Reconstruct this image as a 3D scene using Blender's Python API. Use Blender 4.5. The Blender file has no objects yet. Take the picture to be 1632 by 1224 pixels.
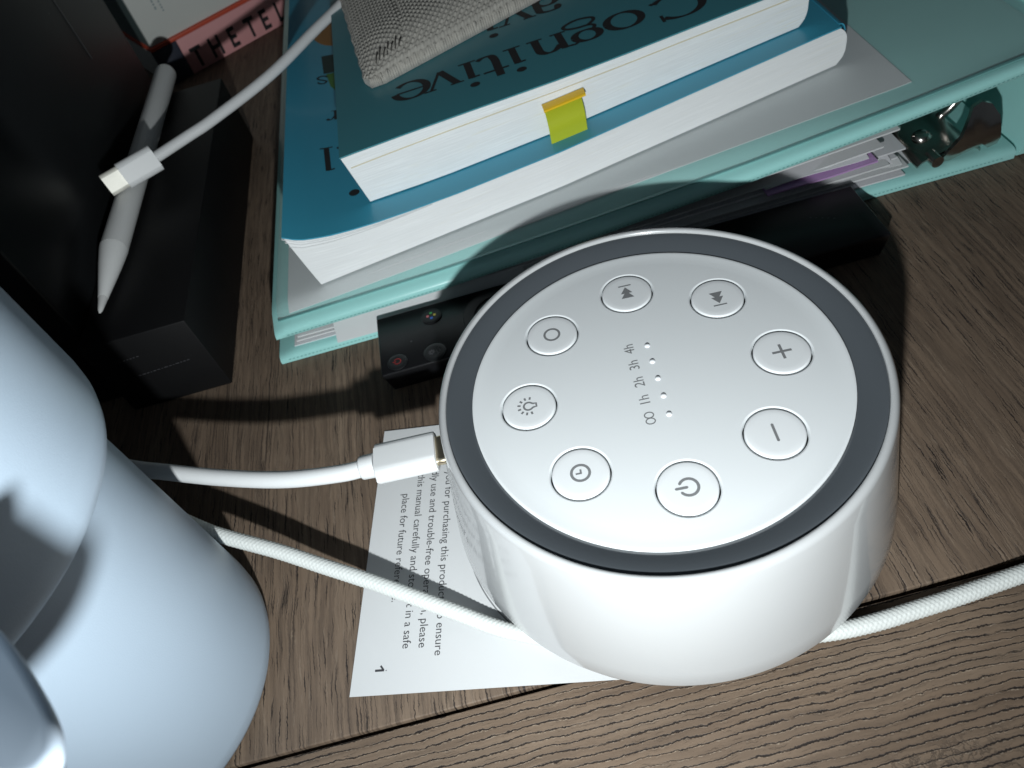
import bpy, bmesh, math, random
from mathutils import Vector, Matrix
random.seed(4)
S = 0.001                                   # all numbers below are millimetres
sc = bpy.context.scene
COL = sc.collection

# ------------------------------------------------------------------ camera
cam_d = bpy.data.cameras.new("camera")
cam = bpy.data.objects.new("camera", cam_d); COL.objects.link(cam)
_r = Vector((0.96299366, -0.18233479, -0.19848737))
_u = Vector((0.26747682, 0.73711906, 0.62057364))
_f = Vector((-0.03315666, 0.65069925, -0.75861131))
cam.matrix_world = Matrix(((_r.x, _u.x, -_f.x, -0.0257019), (_r.y, _u.y, -_f.y, -0.10457192),
                           (_r.z, _u.z, -_f.z, 0.17098319), (0, 0, 0, 1)))
cam_d.sensor_width = 36.0
cam_d.lens = 1181.706 / 1632 * 36
cam_d.clip_start = 0.005; cam_d.clip_end = 20
cam_d.dof.use_dof = True
cam_d.dof.focus_distance = 0.172
cam_d.dof.aperture_fstop = 30
sc.camera = cam

# ------------------------------------------------------------------ light: one small phone-style flash below the lens, dim room
world = bpy.data.worlds.new("World"); sc.world = world; world.use_nodes = True
bg = world.node_tree.nodes["Background"]
bg.inputs[0].default_value = (0.75, 0.88, 1.0, 1); bg.inputs[1].default_value = 0.036
ld = bpy.data.lights.new("flash", 'SPOT')
flash = bpy.data.objects.new("flash", ld); COL.objects.link(flash)
ld.energy = 2.15; ld.color = (0.93, 0.985, 1.0); ld.shadow_soft_size = 0.0028
ld.spot_size = math.radians(150); ld.spot_blend = 1.0
_L = Vector((-42, -146, 117)) * S
flash.location = _L
flash.rotation_euler = (Vector((0, 140, 65)) * S - _L).to_track_quat('-Z', 'Y').to_euler()
sc.view_settings.view_transform = 'Standard'; sc.view_settings.look = 'None'
sc.view_settings.exposure = 0.0; sc.view_settings.gamma = 1.0
sc.view_settings.use_curve_mapping = False
sc.render.engine = 'CYCLES'
sc.cycles.max_bounces = 8; sc.cycles.use_denoising = True

# ------------------------------------------------------------------ helpers: scene graph
def tag(o, label=None, cat=None, group=None, kind=None):
    for k, v in (('label', label), ('category', cat), ('group', group), ('kind', kind)):
        if v: o[k] = v
    return o

def thing(name, loc, label, cat, group=None):
    o = bpy.data.objects.new(name, None); COL.objects.link(o)
    o.location = Vector(loc) * S; o.empty_display_size = 0.01
    return tag(o, label, cat, group)

def rootloc(o):
    v = Vector((0, 0, 0))
    while o: v = v + o.location; o = o.parent
    return v

def obj(name, data, m, parent=None, smooth=True, origin=None, uvs=None):
    """data = (verts_mm, faces) or a bmesh in mm; vertices are given in scene millimetres"""
    if isinstance(data, bmesh.types.BMesh):
        bm = data
        me = bpy.data.meshes.new(name)
        bm.normal_update(); bm.to_mesh(me); bm.free()
    else:
        me = bpy.data.meshes.new(name)
        me.from_pydata([tuple(v) for v in data[0]], [], data[1]); me.update()
    base = rootloc(parent) if parent else (Vector(origin) * S if origin else Vector((0, 0, 0)))
    me.transform(Matrix.Translation(-base) @ Matrix.Scale(S, 4))
    if uvs:
        lay = me.uv_layers.new(name="UVMap")
        for lp in me.loops: lay.data[lp.index].uv = uvs[lp.vertex_index]
    o = bpy.data.objects.new(name, me); COL.objects.link(o)
    if parent: o.parent = parent
    else: o.location = base
    me.materials.append(m)
    if smooth is True: me.polygons.foreach_set("use_smooth", [True] * len(me.polygons))
    elif smooth: me.polygons.foreach_set("use_smooth", [True] * len(me.polygons)); me.set_sharp_from_angle(angle=math.radians(smooth))
    return o

# ------------------------------------------------------------------ helpers: shapes
def crom(pts, n):
    P = [Vector(p) for p in pts]; P = [P[0] * 2 - P[1]] + P + [P[-1] * 2 - P[-2]]
    out = []
    for i in range(1, len(P) - 2):
        for k in range(n):
            t = k / n; a, b, c, d = P[i - 1], P[i], P[i + 1], P[i + 2]
            out.append(0.5 * ((2 * b) + (c - a) * t + (2 * a - 5 * b + 4 * c - d) * t * t + (3 * b - 3 * c + d - a) * t ** 3))
    out.append(P[-2]); return out

def resample(pts, step):
    L = [0.0]
    for a, b in zip(pts, pts[1:]): L.append(L[-1] + (b - a).length)
    n = max(2, int(L[-1] / step)); out = []; j = 0
    for i in range(n + 1):
        s = L[-1] * i / n
        while j < len(L) - 2 and L[j + 1] < s: j += 1
        t = (s - L[j]) / max(1e-9, L[j + 1] - L[j]); out.append(pts[j].lerp(pts[j + 1], t))
    return out

def frames(pts):
    T = []
    for i in range(len(pts)):
        T.append((pts[min(i + 1, len(pts) - 1)] - pts[max(i - 1, 0)]).normalized())
    n = T[0].cross(Vector((0, 0, 1)));  n = n.normalized() if n.length > 1e-4 else Vector((1, 0, 0))
    F = []
    for t in T:
        n = (n - t * n.dot(t)).normalized(); F.append((t, n, t.cross(n)))
    return F

def tube(pts, rad, seg=16, cap=True, prof=None):
    """rad(i, ang) or number; prof(ang)->(a,b) gives a custom section"""
    F = frames(pts); V = []; Q = []
    for i, p in enumerate(pts):
        t, n, b = F[i]
        for k in range(seg):
            a = 2 * math.pi * k / seg
            if prof: x, y = prof(a, i)
            else:
                r = rad(i, a) if callable(rad) else rad; x, y = r * math.cos(a), r * math.sin(a)
            V.append(p + n * x + b * y)
    for i in range(len(pts) - 1):
        for k in range(seg):
            k2 = (k + 1) % seg; Q.append((i * seg + k, i * seg + k2, (i + 1) * seg + k2, (i + 1) * seg + k))
    if cap:
        Q.append(tuple(range(seg - 1, -1, -1))); Q.append(tuple((len(pts) - 1) * seg + k for k in range(seg)))
    return V, Q

def lathe(prof, seg=96, centre=lambda z: (0, 0), closed=False):
    V = []; Q = []; n = len(prof)
    for r, z in prof:
        cx, cy = centre(z)
        for k in range(seg):
            a = 2 * math.pi * k / seg; V.append((cx + r * math.cos(a), cy + r * math.sin(a), z))
    rng = range(n) if closed else range(n - 1)
    for i in rng:
        j = (i + 1) % n
        for k in range(seg):
            k2 = (k + 1) % seg; Q.append((i * seg + k, i * seg + k2, j * seg + k2, j * seg + k))
    return V, Q

def box(c8, bev=0.0, seg=2):
    """c8: 4 bottom corners (ccw) then the 4 above them"""
    bm = bmesh.new(); v = [bm.verts.new(p) for p in c8]
    for f in ((3, 2, 1, 0), (4, 5, 6, 7), (0, 1, 5, 4), (1, 2, 6, 5), (2, 3, 7, 6), (3, 0, 4, 7)): bm.faces.new([v[i] for i in f])
    if bev > 0: bmesh.ops.bevel(bm, geom=bm.edges[:], offset=bev, segments=seg, profile=0.5, affect='EDGES')
    bmesh.ops.recalc_face_normals(bm, faces=bm.faces[:])
    return bm

def bx(x0, x1, y0, y1, z0, z1, bev=0.0, seg=2):
    return box([(x0, y0, z0), (x1, y0, z0), (x1, y1, z0), (x0, y1, z0), (x0, y0, z1), (x1, y0, z1), (x1, y1, z1), (x0, y1, z1)], bev, seg)

def prism(poly, th, fr, bev=0.0, seg=2):
    """2D polygon extruded by th along w; fr = (origin, u, v, w)"""
    o, u, v, w = [Vector(q) for q in fr]
    bm = bmesh.new()
    lo = [bm.verts.new(o + u * x + v * y) for x, y in poly]; hi = [bm.verts.new(o + u * x + v * y + w * th) for x, y in poly]
    n = len(poly); bm.faces.new(hi); bm.faces.new(lo[::-1])
    for i in range(n): bm.faces.new((lo[i], lo[(i + 1) % n], hi[(i + 1) % n], hi[i]))
    if bev > 0: bmesh.ops.bevel(bm, geom=bm.edges[:], offset=bev, segments=seg, profile=0.5, affect='EDGES')
    bmesh.ops.recalc_face_normals(bm, faces=bm.faces[:])
    return bm

def slab(nu, nv, top, bot):
    """closed slab between two height-field functions top(u,v), bot(u,v) -> Vector; u, v in 0..1; returns verts, faces, uvs"""
    V = []; Q = []; U = []
    def grid(fn, flip):
        b = len(V)
        for i in range(nu + 1):
            for j in range(nv + 1): V.append(Vector(fn(i / nu, j / nv))); U.append((i / nu, j / nv))
        for i in range(nu):
            for j in range(nv):
                q = (b + i * (nv + 1) + j, b + (i + 1) * (nv + 1) + j, b + (i + 1) * (nv + 1) + j + 1, b + i * (nv + 1) + j + 1)
                Q.append(q[::-1] if flip else q)
        return b
    a = grid(top, False); b = grid(bot, True); w = nv + 1
    rim = [i * w for i in range(nu + 1)] + [nu * w + j for j in range(1, nv + 1)] + [i * w + nv for i in range(nu - 1, -1, -1)] + [j for j in range(nv - 1, 0, -1)]
    for k in range(len(rim)):
        p, q = rim[k], rim[(k + 1) % len(rim)]; Q.append((a + p, b + p, b + q, a + q))
    return V, Q, U

def rrect(w, h, r, n=6):
    P = []
    for cx, cy, a0 in ((w / 2 - r, h / 2 - r, 0), (-w / 2 + r, h / 2 - r, 90), (-w / 2 + r, -h / 2 + r, 180), (w / 2 - r, -h / 2 + r, 270)):
        for k in range(n + 1):
            a = math.radians(a0 + 90 * k / n); P.append((cx + r * math.cos(a), cy + r * math.sin(a)))
    return P

# flat print: 2D ribbons and discs in a frame (origin, u, v, w) each a hair above the one below
class Print:
    def __init__(self, fr, lift=0.03):
        self.o, self.u, self.v, self.w = [Vector(q) for q in fr]; self.V = []; self.Q = []; self.l = lift; self.n = 0; self.warp = None
    def P(self, x, y):
        p = self.o + self.u * x + self.v * y
        if self.warp: p = self.warp(p)
        return p + self.w * (self.l + 0.004 * self.n)
    def ribbon(self, pts, wid, closed=False):
        pts = [Vector((a[0], a[1])) for a in pts]; m = len(pts); b = len(self.V)
        for i in range(m):
            t = (pts[(i + 1) % m] - pts[i - 1]) if closed else (pts[min(i + 1, m - 1)] - pts[max(i - 1, 0)])
            t.normalize(); n = Vector((-t.y, t.x)); w = wid(t, i / max(1, m - 1)) if callable(wid) else wid
            for s in (1, -1): q = pts[i] + n * (s * w / 2); self.V.append(self.P(q.x, q.y))
        for i in range(m if closed else m - 1):
            j = (i + 1) % m; self.Q.append((b + 2 * i, b + 2 * i + 1, b + 2 * j + 1, b + 2 * j))
        self.n += 1
    def poly(self, pts):
        b = len(self.V)
        for x, y in pts: self.V.append(self.P(x, y))
        self.Q.append(tuple(range(b, b + len(pts)))); self.n += 1
    def disc(self, x, y, r, n=14, ry=None): self.poly([(x + r * math.cos(2 * math.pi * k / n), y + (ry or r) * math.sin(2 * math.pi * k / n)) for k in range(n)])
    def arc(self, x, y, r, a0, a1, w, ry=None, n=28, closed=False):
        m = n if closed else n + 1
        self.ribbon([(x + r * math.cos(math.radians(a0 + (a1 - a0) * k / n)), y + (ry or r) * math.sin(math.radians(a0 + (a1 - a0) * k / n))) for k in range(m)], w, closed)
    def out(self, name, m, parent): return obj(name, (self.V, self.Q), m, parent, smooth=False)

def font_mesh(txt, bold=0.0):
    cu = bpy.data.curves.new("t", 'FONT'); cu.body = txt; cu.size = 1.0; cu.resolution_u = 3; cu.offset = bold
    o = bpy.data.objects.new("t", cu); COL.objects.link(o)
    dg = bpy.context.evaluated_depsgraph_get(); me = bpy.data.meshes.new_from_object(o.evaluated_get(dg))
    V = [v.co.copy() for v in me.vertices]; Q = [tuple(p.vertices) for p in me.polygons]
    bpy.data.objects.remove(o); bpy.data.curves.remove(cu); bpy.data.meshes.remove(me)
    return V, Q

def text(name, txt, fr, m, parent, width=None, scale=None, align='c', sx=1.0, bold=0.0):
    V, Q = font_mesh(txt, bold); xs = [v.x for v in V]; x0, x1 = min(xs), max(xs)
    k = scale if scale else width / (x1 - x0)
    sh = {'c': (x0 + x1) / 2, 'l': x0, 'r': x1}[align]
    o, u, v, w = [Vector(q) for q in fr]
    return obj(name, ([o + u * ((p.x - sh) * k * sx) + v * (p.y * k) + w * 0.03 for p in V], Q), m, parent, smooth=False), k

# ------------------------------------------------------------------ materials
def mat(name, col, rough=0.5, metal=0.0, spec=0.5, coat=0.0, bump=0.0, bscale=600, vary=0.0, vscale=40, trans=0.0, sheen=0.0, speck=0.0, sss=0.0):
    m = bpy.data.materials.new(name); m.use_nodes = True; nt = m.node_tree; N = nt.nodes; Lk = nt.links
    b = N["Principled BSDF"]
    b.inputs["Base Color"].default_value = (*col, 1); b.inputs["Roughness"].default_value = rough
    b.inputs["Metallic"].default_value = metal; b.inputs["Specular IOR Level"].default_value = spec
    b.inputs["Coat Weight"].default_value = coat; b.inputs["Coat Roughness"].default_value = 0.04
    b.inputs["Sheen Weight"].default_value = sheen; b.inputs["Transmission Weight"].default_value = trans
    tc = N.new("ShaderNodeTexCoord")
    if vary or speck:
        nz = N.new("ShaderNodeTexNoise"); nz.inputs["Scale"].default_value = vscale; nz.inputs["Detail"].default_value = 5
        Lk.new(tc.outputs["Object"], nz.inputs["Vector"])
        mx = N.new("ShaderNodeMix"); mx.data_type = 'RGBA'
        mx.inputs[6].default_value = (*[c * (1 - vary) for c in col], 1); mx.inputs[7].default_value = (*[min(1, c * (1 + vary)) for c in col], 1)
        Lk.new(nz.outputs["Fac"], mx.inputs[0]); last = mx.outputs[2]
        if speck:
            vo = N.new("ShaderNodeTexVoronoi"); vo.inputs["Scale"].default_value = 190; Lk.new(tc.outputs["Object"], vo.inputs["Vector"])
            lt = N.new("ShaderNodeMath"); lt.operation = 'LESS_THAN'; lt.inputs[1].default_value = 0.045; Lk.new(vo.outputs["Distance"], lt.inputs[0])
            rn = N.new("ShaderNodeMath"); rn.operation = 'GREATER_THAN'; rn.inputs[1].default_value = 0.86; Lk.new(vo.outputs["Color"], rn.inputs[0])
            ml = N.new("ShaderNodeMath"); ml.operation = 'MULTIPLY'; Lk.new(lt.outputs[0], ml.inputs[0]); Lk.new(rn.outputs[0], ml.inputs[1])
            m2 = N.new("ShaderNodeMix"); m2.data_type = 'RGBA'; m2.inputs[7].default_value = (speck, speck, speck * .95, 1)
            Lk.new(ml.outputs[0], m2.inputs[0]); Lk.new(last, m2.inputs[6]); last = m2.outputs[2]
        Lk.new(last, b.inputs["Base Color"])
    if bump:
        nb = N.new("ShaderNodeTexNoise"); nb.inputs["Scale"].default_value = bscale; nb.inputs["Detail"].default_value = 3
        Lk.new(tc.outputs["Object"], nb.inputs["Vector"])
        bp = N.new("ShaderNodeBump"); bp.inputs["Strength"].default_value = bump; bp.inputs["Distance"].default_value = 0.0002
        Lk.new(nb.outputs["Fac"], bp.inputs["Height"]); Lk.new(bp.outputs[0], b.inputs["Normal"])
    return m

class G:                                    # tiny node-graph writer
    def __init__(s, name):
        s.m = bpy.data.materials.new(name); s.m.use_nodes = True; s.nt = s.m.node_tree; s.b = s.nt.nodes["Principled BSDF"]
    def n(s, t, **k):
        d = s.nt.nodes.new(t)
        for a, v in k.items(): setattr(d, a, v)
        return d
    def set(s, d, i, v):
        if isinstance(v, bpy.types.NodeSocket): s.nt.links.new(v, d.inputs[i])
        elif v is not None: d.inputs[i].default_value = v
    def math(s, op, a, b=None, c=None, clamp=False):
        d = s.n("ShaderNodeMath", operation=op); d.use_clamp = clamp
        for i, v in enumerate((a, b, c)): s.set(d, i, v)
        return d.outputs[0]
    def vmap(s, vec, scale, loc=(0, 0, 0), rot=(0, 0, 0)):
        d = s.n("ShaderNodeMapping"); s.set(d, 0, vec); d.inputs["Scale"].default_value = scale; d.inputs["Location"].default_value = loc; d.inputs["Rotation"].default_value = rot
        return d.outputs[0]
    def noise(s, vec, scale=1.0, detail=4, rough=.55, dist=0.0):
        d = s.n("ShaderNodeTexNoise"); s.set(d, "Vector", vec); d.inputs["Scale"].default_value = scale; d.inputs["Detail"].default_value = detail
        d.inputs["Roughness"].default_value = rough; d.inputs["Distortion"].default_value = dist
        return d.outputs["Fac"]
    def ramp(s, fac, stops):
        d = s.n("ShaderNodeValToRGB"); s.set(d, 0, fac); e = d.color_ramp.elements
        while len(e) > 1: e.remove(e[-1])
        e[0].position, e[0].color = stops[0][0], (*stops[0][1], 1) if len(stops[0][1]) == 3 else stops[0][1]
        for p, c in stops[1:]: x = e.new(p); x.color = (*c, 1)
        return d.outputs[0]
    def step(s, v, a, b):                   # smooth 0..1 from a to b
        d = s.n("ShaderNodeMapRange", interpolation_type='SMOOTHSTEP'); s.set(d, 0, v); d.inputs[1].default_value = a; d.inputs[2].default_value = b
        return d.outputs[0]
    def mix(s, f, a, b, blend='MIX'):
        d = s.n("ShaderNodeMix", data_type='RGBA', blend_type=blend); s.set(d, 0, f)
        s.set(d, 6, (*a, 1) if isinstance(a, tuple) else a); s.set(d, 7, (*b, 1) if isinstance(b, tuple) else b)
        return d.outputs[2]
    def bump(s, h, st, dist):
        d = s.n("ShaderNodeBump"); s.set(d, "Height", h); d.inputs["Strength"].default_value = st; d.inputs["Distance"].default_value = dist
        s.nt.links.new(d.outputs[0], s.b.inputs["Normal"])

def wood(name, along_x, seed, bold):
    """embossed wood-grain laminate; object coordinates, grain along X or Y"""
    g = G(name); tc = g.n("ShaderNodeTexCoord").outputs["Object"]
    sx = g.n("ShaderNodeSeparateXYZ"); g.set(sx, 0, tc)
    al, ac = (sx.outputs[0], sx.outputs[1]) if along_x else (sx.outputs[1], sx.outputs[0])
    al = g.math('MULTIPLY', al, 1000.0); ac = g.math('MULTIPLY', ac, 1000.0)          # millimetres
    cb = g.n("ShaderNodeCombineXYZ"); g.set(cb, 0, al); g.set(cb, 1, ac); cb.inputs[2].default_value = seed * 7.3; v = cb.outputs[0]
    wob = g.noise(g.vmap(v, (.028, .05, 1)), 1, 3)                                     # slow wander of the grain
    wob2 = g.noise(g.vmap(v, (.16, .25, 1), (5, 1, 0)), 1, 3)
    ac2 = g.math('ADD', ac, g.math('ADD', g.math('MULTIPLY', g.math('SUBTRACT', wob, .5), 3.4 if bold else 3.0), g.math('ADD', g.math('MULTIPLY', g.math('SUBTRACT', wob2, .5), 1.1), g.math('MULTIPLY', g.math('SUBTRACT', g.noise(g.vmap(v, (1.3, 1.3, 1), (2, 6, 0)), 1, 3, .6), .5), .75))))
    cb2 = g.n("ShaderNodeCombineXYZ"); g.set(cb2, 0, al); g.set(cb2, 1, ac2); cb2.inputs[2].default_value = seed * 3.1; v2 = cb2.outputs[0]
    broad = g.noise(g.vmap(v2, (.012, .11, 1)), 1, 5, .6)
    streak = g.noise(g.vmap(v2, (.03, .75, 1)), 1, 5, .65)
    fine = g.noise(g.vmap(v2, (.22, 4.2, 1)), 1, 4, .7)
    pore = g.noise(g.vmap(v2, (.075, 2.1, 1), (3, 9, 0)), 1, 3, .5)
    patch = g.noise(g.vmap(v, (.03, .045, 1), (11, 2, 0)), 1, 4, .6)
    crack = g.noise(g.vmap(v, (.42, .62, 1), (1, 7, 0)), 1, 5, .6, .8)
    if bold:
        jit = g.noise(g.vmap(v2, (.02, .33, 1), (7, 1, 0)), 1, 2)
        fl = g.math('FRACT', g.math('MULTIPLY', g.math('ADD', ac2, g.math('MULTIPLY', g.noise(g.vmap(v, (.05, .12, 1), (8, 8, 0)), 1, 4), 1.0)), .60))
        ln = g.math('SUBTRACT', 1.0, g.step(g.math('SUBTRACT', g.math('ABSOLUTE', g.math('SUBTRACT', fl, .5)), g.math('MULTIPLY', g.math('SUBTRACT', jit, .45), .25)), .025, .11))
        brk = g.step(g.noise(g.vmap(v2, (.10, .5, 1), (2, 2, 0)), 1, 4, .6), .30, .44)
        lines = g.math('MULTIPLY', ln, brk)
        light = g.math('MULTIPLY', g.math('SUBTRACT', 1.0, g.step(g.math('ABSOLUTE', g.math('SUBTRACT', fl, .37)), .015, .085)), g.step(g.noise(g.vmap(v, (1.5, 2.4, 1)), 1, 3, .6), .46, .60))
        pores = g.math('MULTIPLY', g.step(fine, .58, .70), .8)
    else:
        lines = g.math('MAXIMUM', g.math('MULTIPLY', g.step(pore, .57, .66), g.step(patch, .30, .52)), g.math('MULTIPLY', g.step(g.noise(g.vmap(v2, (.011, 2.3, 1), (21, 3, 0)), 1, 4, .6), .55, .66), g.math('MULTIPLY', g.step(g.noise(g.vmap(v, (.015, .05, 1), (31, 3, 0)), 1, 3), .36, .62), .72)))
        light = g.math('MULTIPLY', g.step(g.noise(g.vmap(v2, (.12, 1.5, 1), (13, 4, 0)), 1, 3, .5), .60, .70), .45)
        pores = g.math('MULTIPLY', g.step(fine, .60, .72), .7)
    ck = g.math('MULTIPLY', g.math('SUBTRACT', 1.0, g.step(g.math('ABSOLUTE', g.math('SUBTRACT', crack, .5)), .016, .065)), g.step(patch, .64, .76))
    if bold:                                # knotty crazed band along the far side of the front board
        band = g.step(g.math('ADD', ac, g.math('MULTIPLY', g.math('SUBTRACT', patch, .5), 46.0)), -74.0, -82.0)
        ck = g.math('MULTIPLY', g.math('SUBTRACT', 1.0, g.step(g.math('ABSOLUTE', g.math('SUBTRACT', g.noise(g.vmap(v, (.55, .5, 1), (1, 7, 0)), 1, 5, .6, .5), .5)), .016, .06)), g.math('MULTIPLY', band, g.step(g.noise(g.vmap(v, (.10, .25, 1), (4, 17, 0)), 1, 3), .44, .60)))
        ck = g.math('MULTIPLY', ck, .5)
    dark = g.math('MAXIMUM', g.math('MAXIMUM', lines, g.math('MULTIPLY', pores, .55)), ck)
    c = g.ramp(broad, [(.25, (.15, .102, .07)), (.5, (.22, .157, .11)), (.78, (.285, .212, .152))] if bold else [(.25, (.135, .094, .065)), (.5, (.19, .136, .096)), (.78, (.235, .175, .125))])
    c = g.mix(g.step(streak, .36, .62), g.mix(.42, c, (.05, .034, .025), 'MULTIPLY') if False else g.mix(.30 if bold else .48, c, (.06, .043, .033)), c)
    c = g.mix(g.math('MULTIPLY', light, .6 if bold else .35), c, (.42, .34, .26))
    c = g.mix(g.math('MULTIPLY', g.step(g.noise(g.vmap(v, (.02, .03, 1), (41, 5, 0)), 1, 4, .6), .35, .75), .35), c, (.085, .062, .047))
    c = g.mix(g.math('MULTIPLY', dark, .92), c, (.014, .011, .011))
    g.set(g.b, "Base Color", c)
    h = g.math('SUBTRACT', g.math('ADD', g.math('MULTIPLY', streak, .35), g.math('MULTIPLY', light, .5)), g.math('MULTIPLY', dark, 1.1))
    g.bump(h, 0.55, 0.0003)
    g.set(g.b, "Roughness", g.math('ADD', .50, g.math('MULTIPLY', fine, .18))); g.b.inputs["Specular IOR Level"].default_value = 0.35
    return g.m

def pages_mat(name, col, tint, lines):
    """edges of a block of paper; UV.y counts through the pages"""
    g = G(name); uv = g.n("ShaderNodeUVMap").outputs[0]
    a = g.noise(g.vmap(uv, (1.3, lines, 1)), 1, 3, .7); b = g.noise(g.vmap(uv, (2.2, 7, 1), (4, 4, 0)), 1, 4, .6); d = g.noise(g.vmap(uv, (.8, lines * .25, 1), (1, 3, 0)), 1, 2)
    c = g.mix(g.step(a, .42, .68), tuple(x * .87 for x in col), col)
    c = g.mix(g.math('MULTIPLY', g.step(d, .60, .72), .30), c, tint); c = g.mix(g.math('MULTIPLY', g.step(b, .55, .8), .18), c, tint)
    g.set(g.b, "Base Color", c); g.b.inputs["Roughness"].default_value = .75; g.b.inputs["Specular IOR Level"].default_value = .2
    g.bump(a, .28, .00014); return g.m

M = {}
M['white'] = mat('white gloss plastic', (.465, .473, .477), .20, spec=.5, coat=.7, vary=.012, vscale=60)
M['panel'] = mat('white satin plastic', (.71, .735, .745), .42, spec=.3, vary=.012, vscale=30, bump=.03, bscale=2500)
M['button'] = mat('white button plastic', (.75, .77, .78), .28, spec=.45, vary=.015)
M['ring'] = mat('smoked grey plastic', (.075, .085, .095), .16, spec=.5, coat=.3, vary=.03, speck=.45)
M['led'] = mat('clear white lens', (.86, .88, .9), .08, spec=.7, coat=.5, vary=.01)
M['mark'] = mat('grey print', (.19, .195, .20), .5, vary=.05)
M['rubber'] = mat('grey rubber foot', (.06, .06, .06), .8, vary=.1)
M['cable'] = mat('white cable jacket', (.70, .712, .715), .38, spec=.4, vary=.015, vscale=90)
M['braid'] = mat('white nylon braid', (.66, .685, .665), .62, spec=.3, vary=.05, vscale=900, bump=.3, bscale=4000)
M['gold'] = mat('plated contact', (.78, .68, .50), .28, metal=1, vary=.08, vscale=300)
M['steel'] = mat('plated plug steel', (.80, .78, .70), .45, metal=.15, vary=.08, vscale=300, bump=.05)
M['chrome'] = mat('worn chrome', (.50, .47, .44), .22, metal=1, vary=.2, vscale=120, bump=.15, bscale=300)
M['paper'] = mat('white paper', (.64, .65, .655), .7, spec=.25, vary=.02, vscale=60, bump=.06, bscale=1500)
M['paper2'] = mat('greyish paper', (.64, .64, .66), .75, spec=.2, vary=.03, vscale=60)
M['ink'] = mat('black ink', (.018, .018, .02), .6, vary=.1)
M['ink2'] = mat('soft black ink', (.05, .05, .055), .6, vary=.1)
M['mint'] = mat('mint vinyl', (.35, .69, .66), .30, spec=.5, coat=.15, vary=.06, vscale=35, bump=.12, bscale=900)
M['mintdark'] = mat('mint weld line', (.16, .38, .37), .4, vary=.08)
M['insert'] = mat('grey cover sheet', (.70, .69, .70), .55, spec=.3, vary=.03, vscale=50, bump=.1, bscale=1800)
M['purple'] = mat('mauve divider', (.48, .29, .55), .6, vary=.05)
M['teal1'] = mat('teal laminated cover', (.048, .34, .49), .33, spec=.5, coat=.1, vary=.06, vscale=25, bump=.03, bscale=1500)
M['teal2'] = mat('dark teal laminated cover', (.058, .26, .31), .36, spec=.5, coat=.1, vary=.06, vscale=25, bump=.03, bscale=1500)
M['orangep'] = mat('orange print', (.36, .16, .03), .45, vary=.08)
M['greenp'] = mat('green print', (.07, .20, .03), .45, vary=.08)
M['dkgreenp'] = mat('dark green print', (.006, .03, .025), .45, vary=.08)
M['pages1'] = pages_mat('page edges lower book', (.86, .875, .88), (.74, .72, .62), 95)
M['pages2'] = pages_mat('page edges upper book', (.86, .885, .89), (.74, .68, .48), 80)
M['yellow'] = mat('yellow film tab', (.80, .50, .02), .3, vary=.04)
M['lime'] = mat('lime film tab', (.43, .49, .03), .22, spec=.5, vary=.05)
M['black'] = mat('black plastic', (.010, .011, .012), .42, spec=.4, vary=.2, vscale=50, speck=.2)
M['blackg'] = mat('black glossy plastic', (.007, .007, .008), .34, spec=.32, vary=.2, vscale=40, bump=.02)
M['blackbox'] = mat('black card', (.006, .006, .0065), .55, spec=.25, vary=.35, vscale=40, speck=.2)
M['greyprint'] = mat('grey print on black', (.055, .055, .06), .5, vary=.1)
M['redp'] = mat('red print', (.30, .02, .02), .5, vary=.1); M['greend'] = mat('green dot', (.05, .3, .08), .5, vary=.1)
M['blued'] = mat('blue dot', (.04, .13, .5), .5, vary=.1); M['yeld'] = mat('yellow dot', (.55, .45, .08), .5, vary=.1); M['pinkd'] = mat('pink dot', (.5, .14, .16), .5, vary=.1)
M['stylus'] = mat('white stylus plastic', (.78, .79, .78), .30, spec=.45, vary=.02)
M['tip'] = mat('grey stylus tip', (.62, .62, .61), .4, vary=.03)
M['pink'] = mat('pink book cloth', (.80, .38, .38), .6, vary=.05, vscale=60); M['orange'] = mat('red orange card', (.62, .085, .04), .5, vary=.06)
M['navy'] = mat('navy card', (.035, .04, .06), .5, vary=.1); M['boxwhite'] = mat('off white card', (.74, .76, .72), .55, vary=.03); M['boxgreen'] = mat('grey green card', (.17, .24, .235), .5, vary=.1)
M['tumbler'] = mat('pale blue powder coat', (.36, .44, .525), .42, spec=.45, vary=.03, vscale=25, bump=.22, bscale=4200)
M['tumblerw'] = mat('pale blue moulded plastic', (.40, .47, .55), .38, spec=.45, vary=.02)
M['thread'] = mat('grey linen thread', (.385, .37, .335), .9, spec=.1, vary=.30, vscale=420, sheen=.2, bump=.5, bscale=6000)
M['stitch'] = mat('dark stitch thread', (.05, .047, .042), .9, vary=.2)
M['gap'] = mat('dark groove', (.012, .010, .009), .8, vary=.1)
M['woodA'] = wood('wood laminate cross board', False, 1.0, False)
M['woodB'] = wood('wood laminate front board', True, 2.0, True)

# ------------------------------------------------------------------ setting: the table top
table = tag(bpy.data.objects.new("table", None), 'dark brown wood grain table top with a grooved joint', None, None, 'structure'); COL.objects.link(table)
obj('plank', bx(-620, 420, -46.8, 760, -18, 0, .45, 3), M['woodA'], table, smooth=30)
obj('plank', bx(-620, 420, -330, -47.9, -18, 0, .45, 3), M['woodB'], table, smooth=30)
obj('underlay', bx(-620, 420, -60, -40, -24, -18.2), M['gap'], table, smooth=False)

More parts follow.
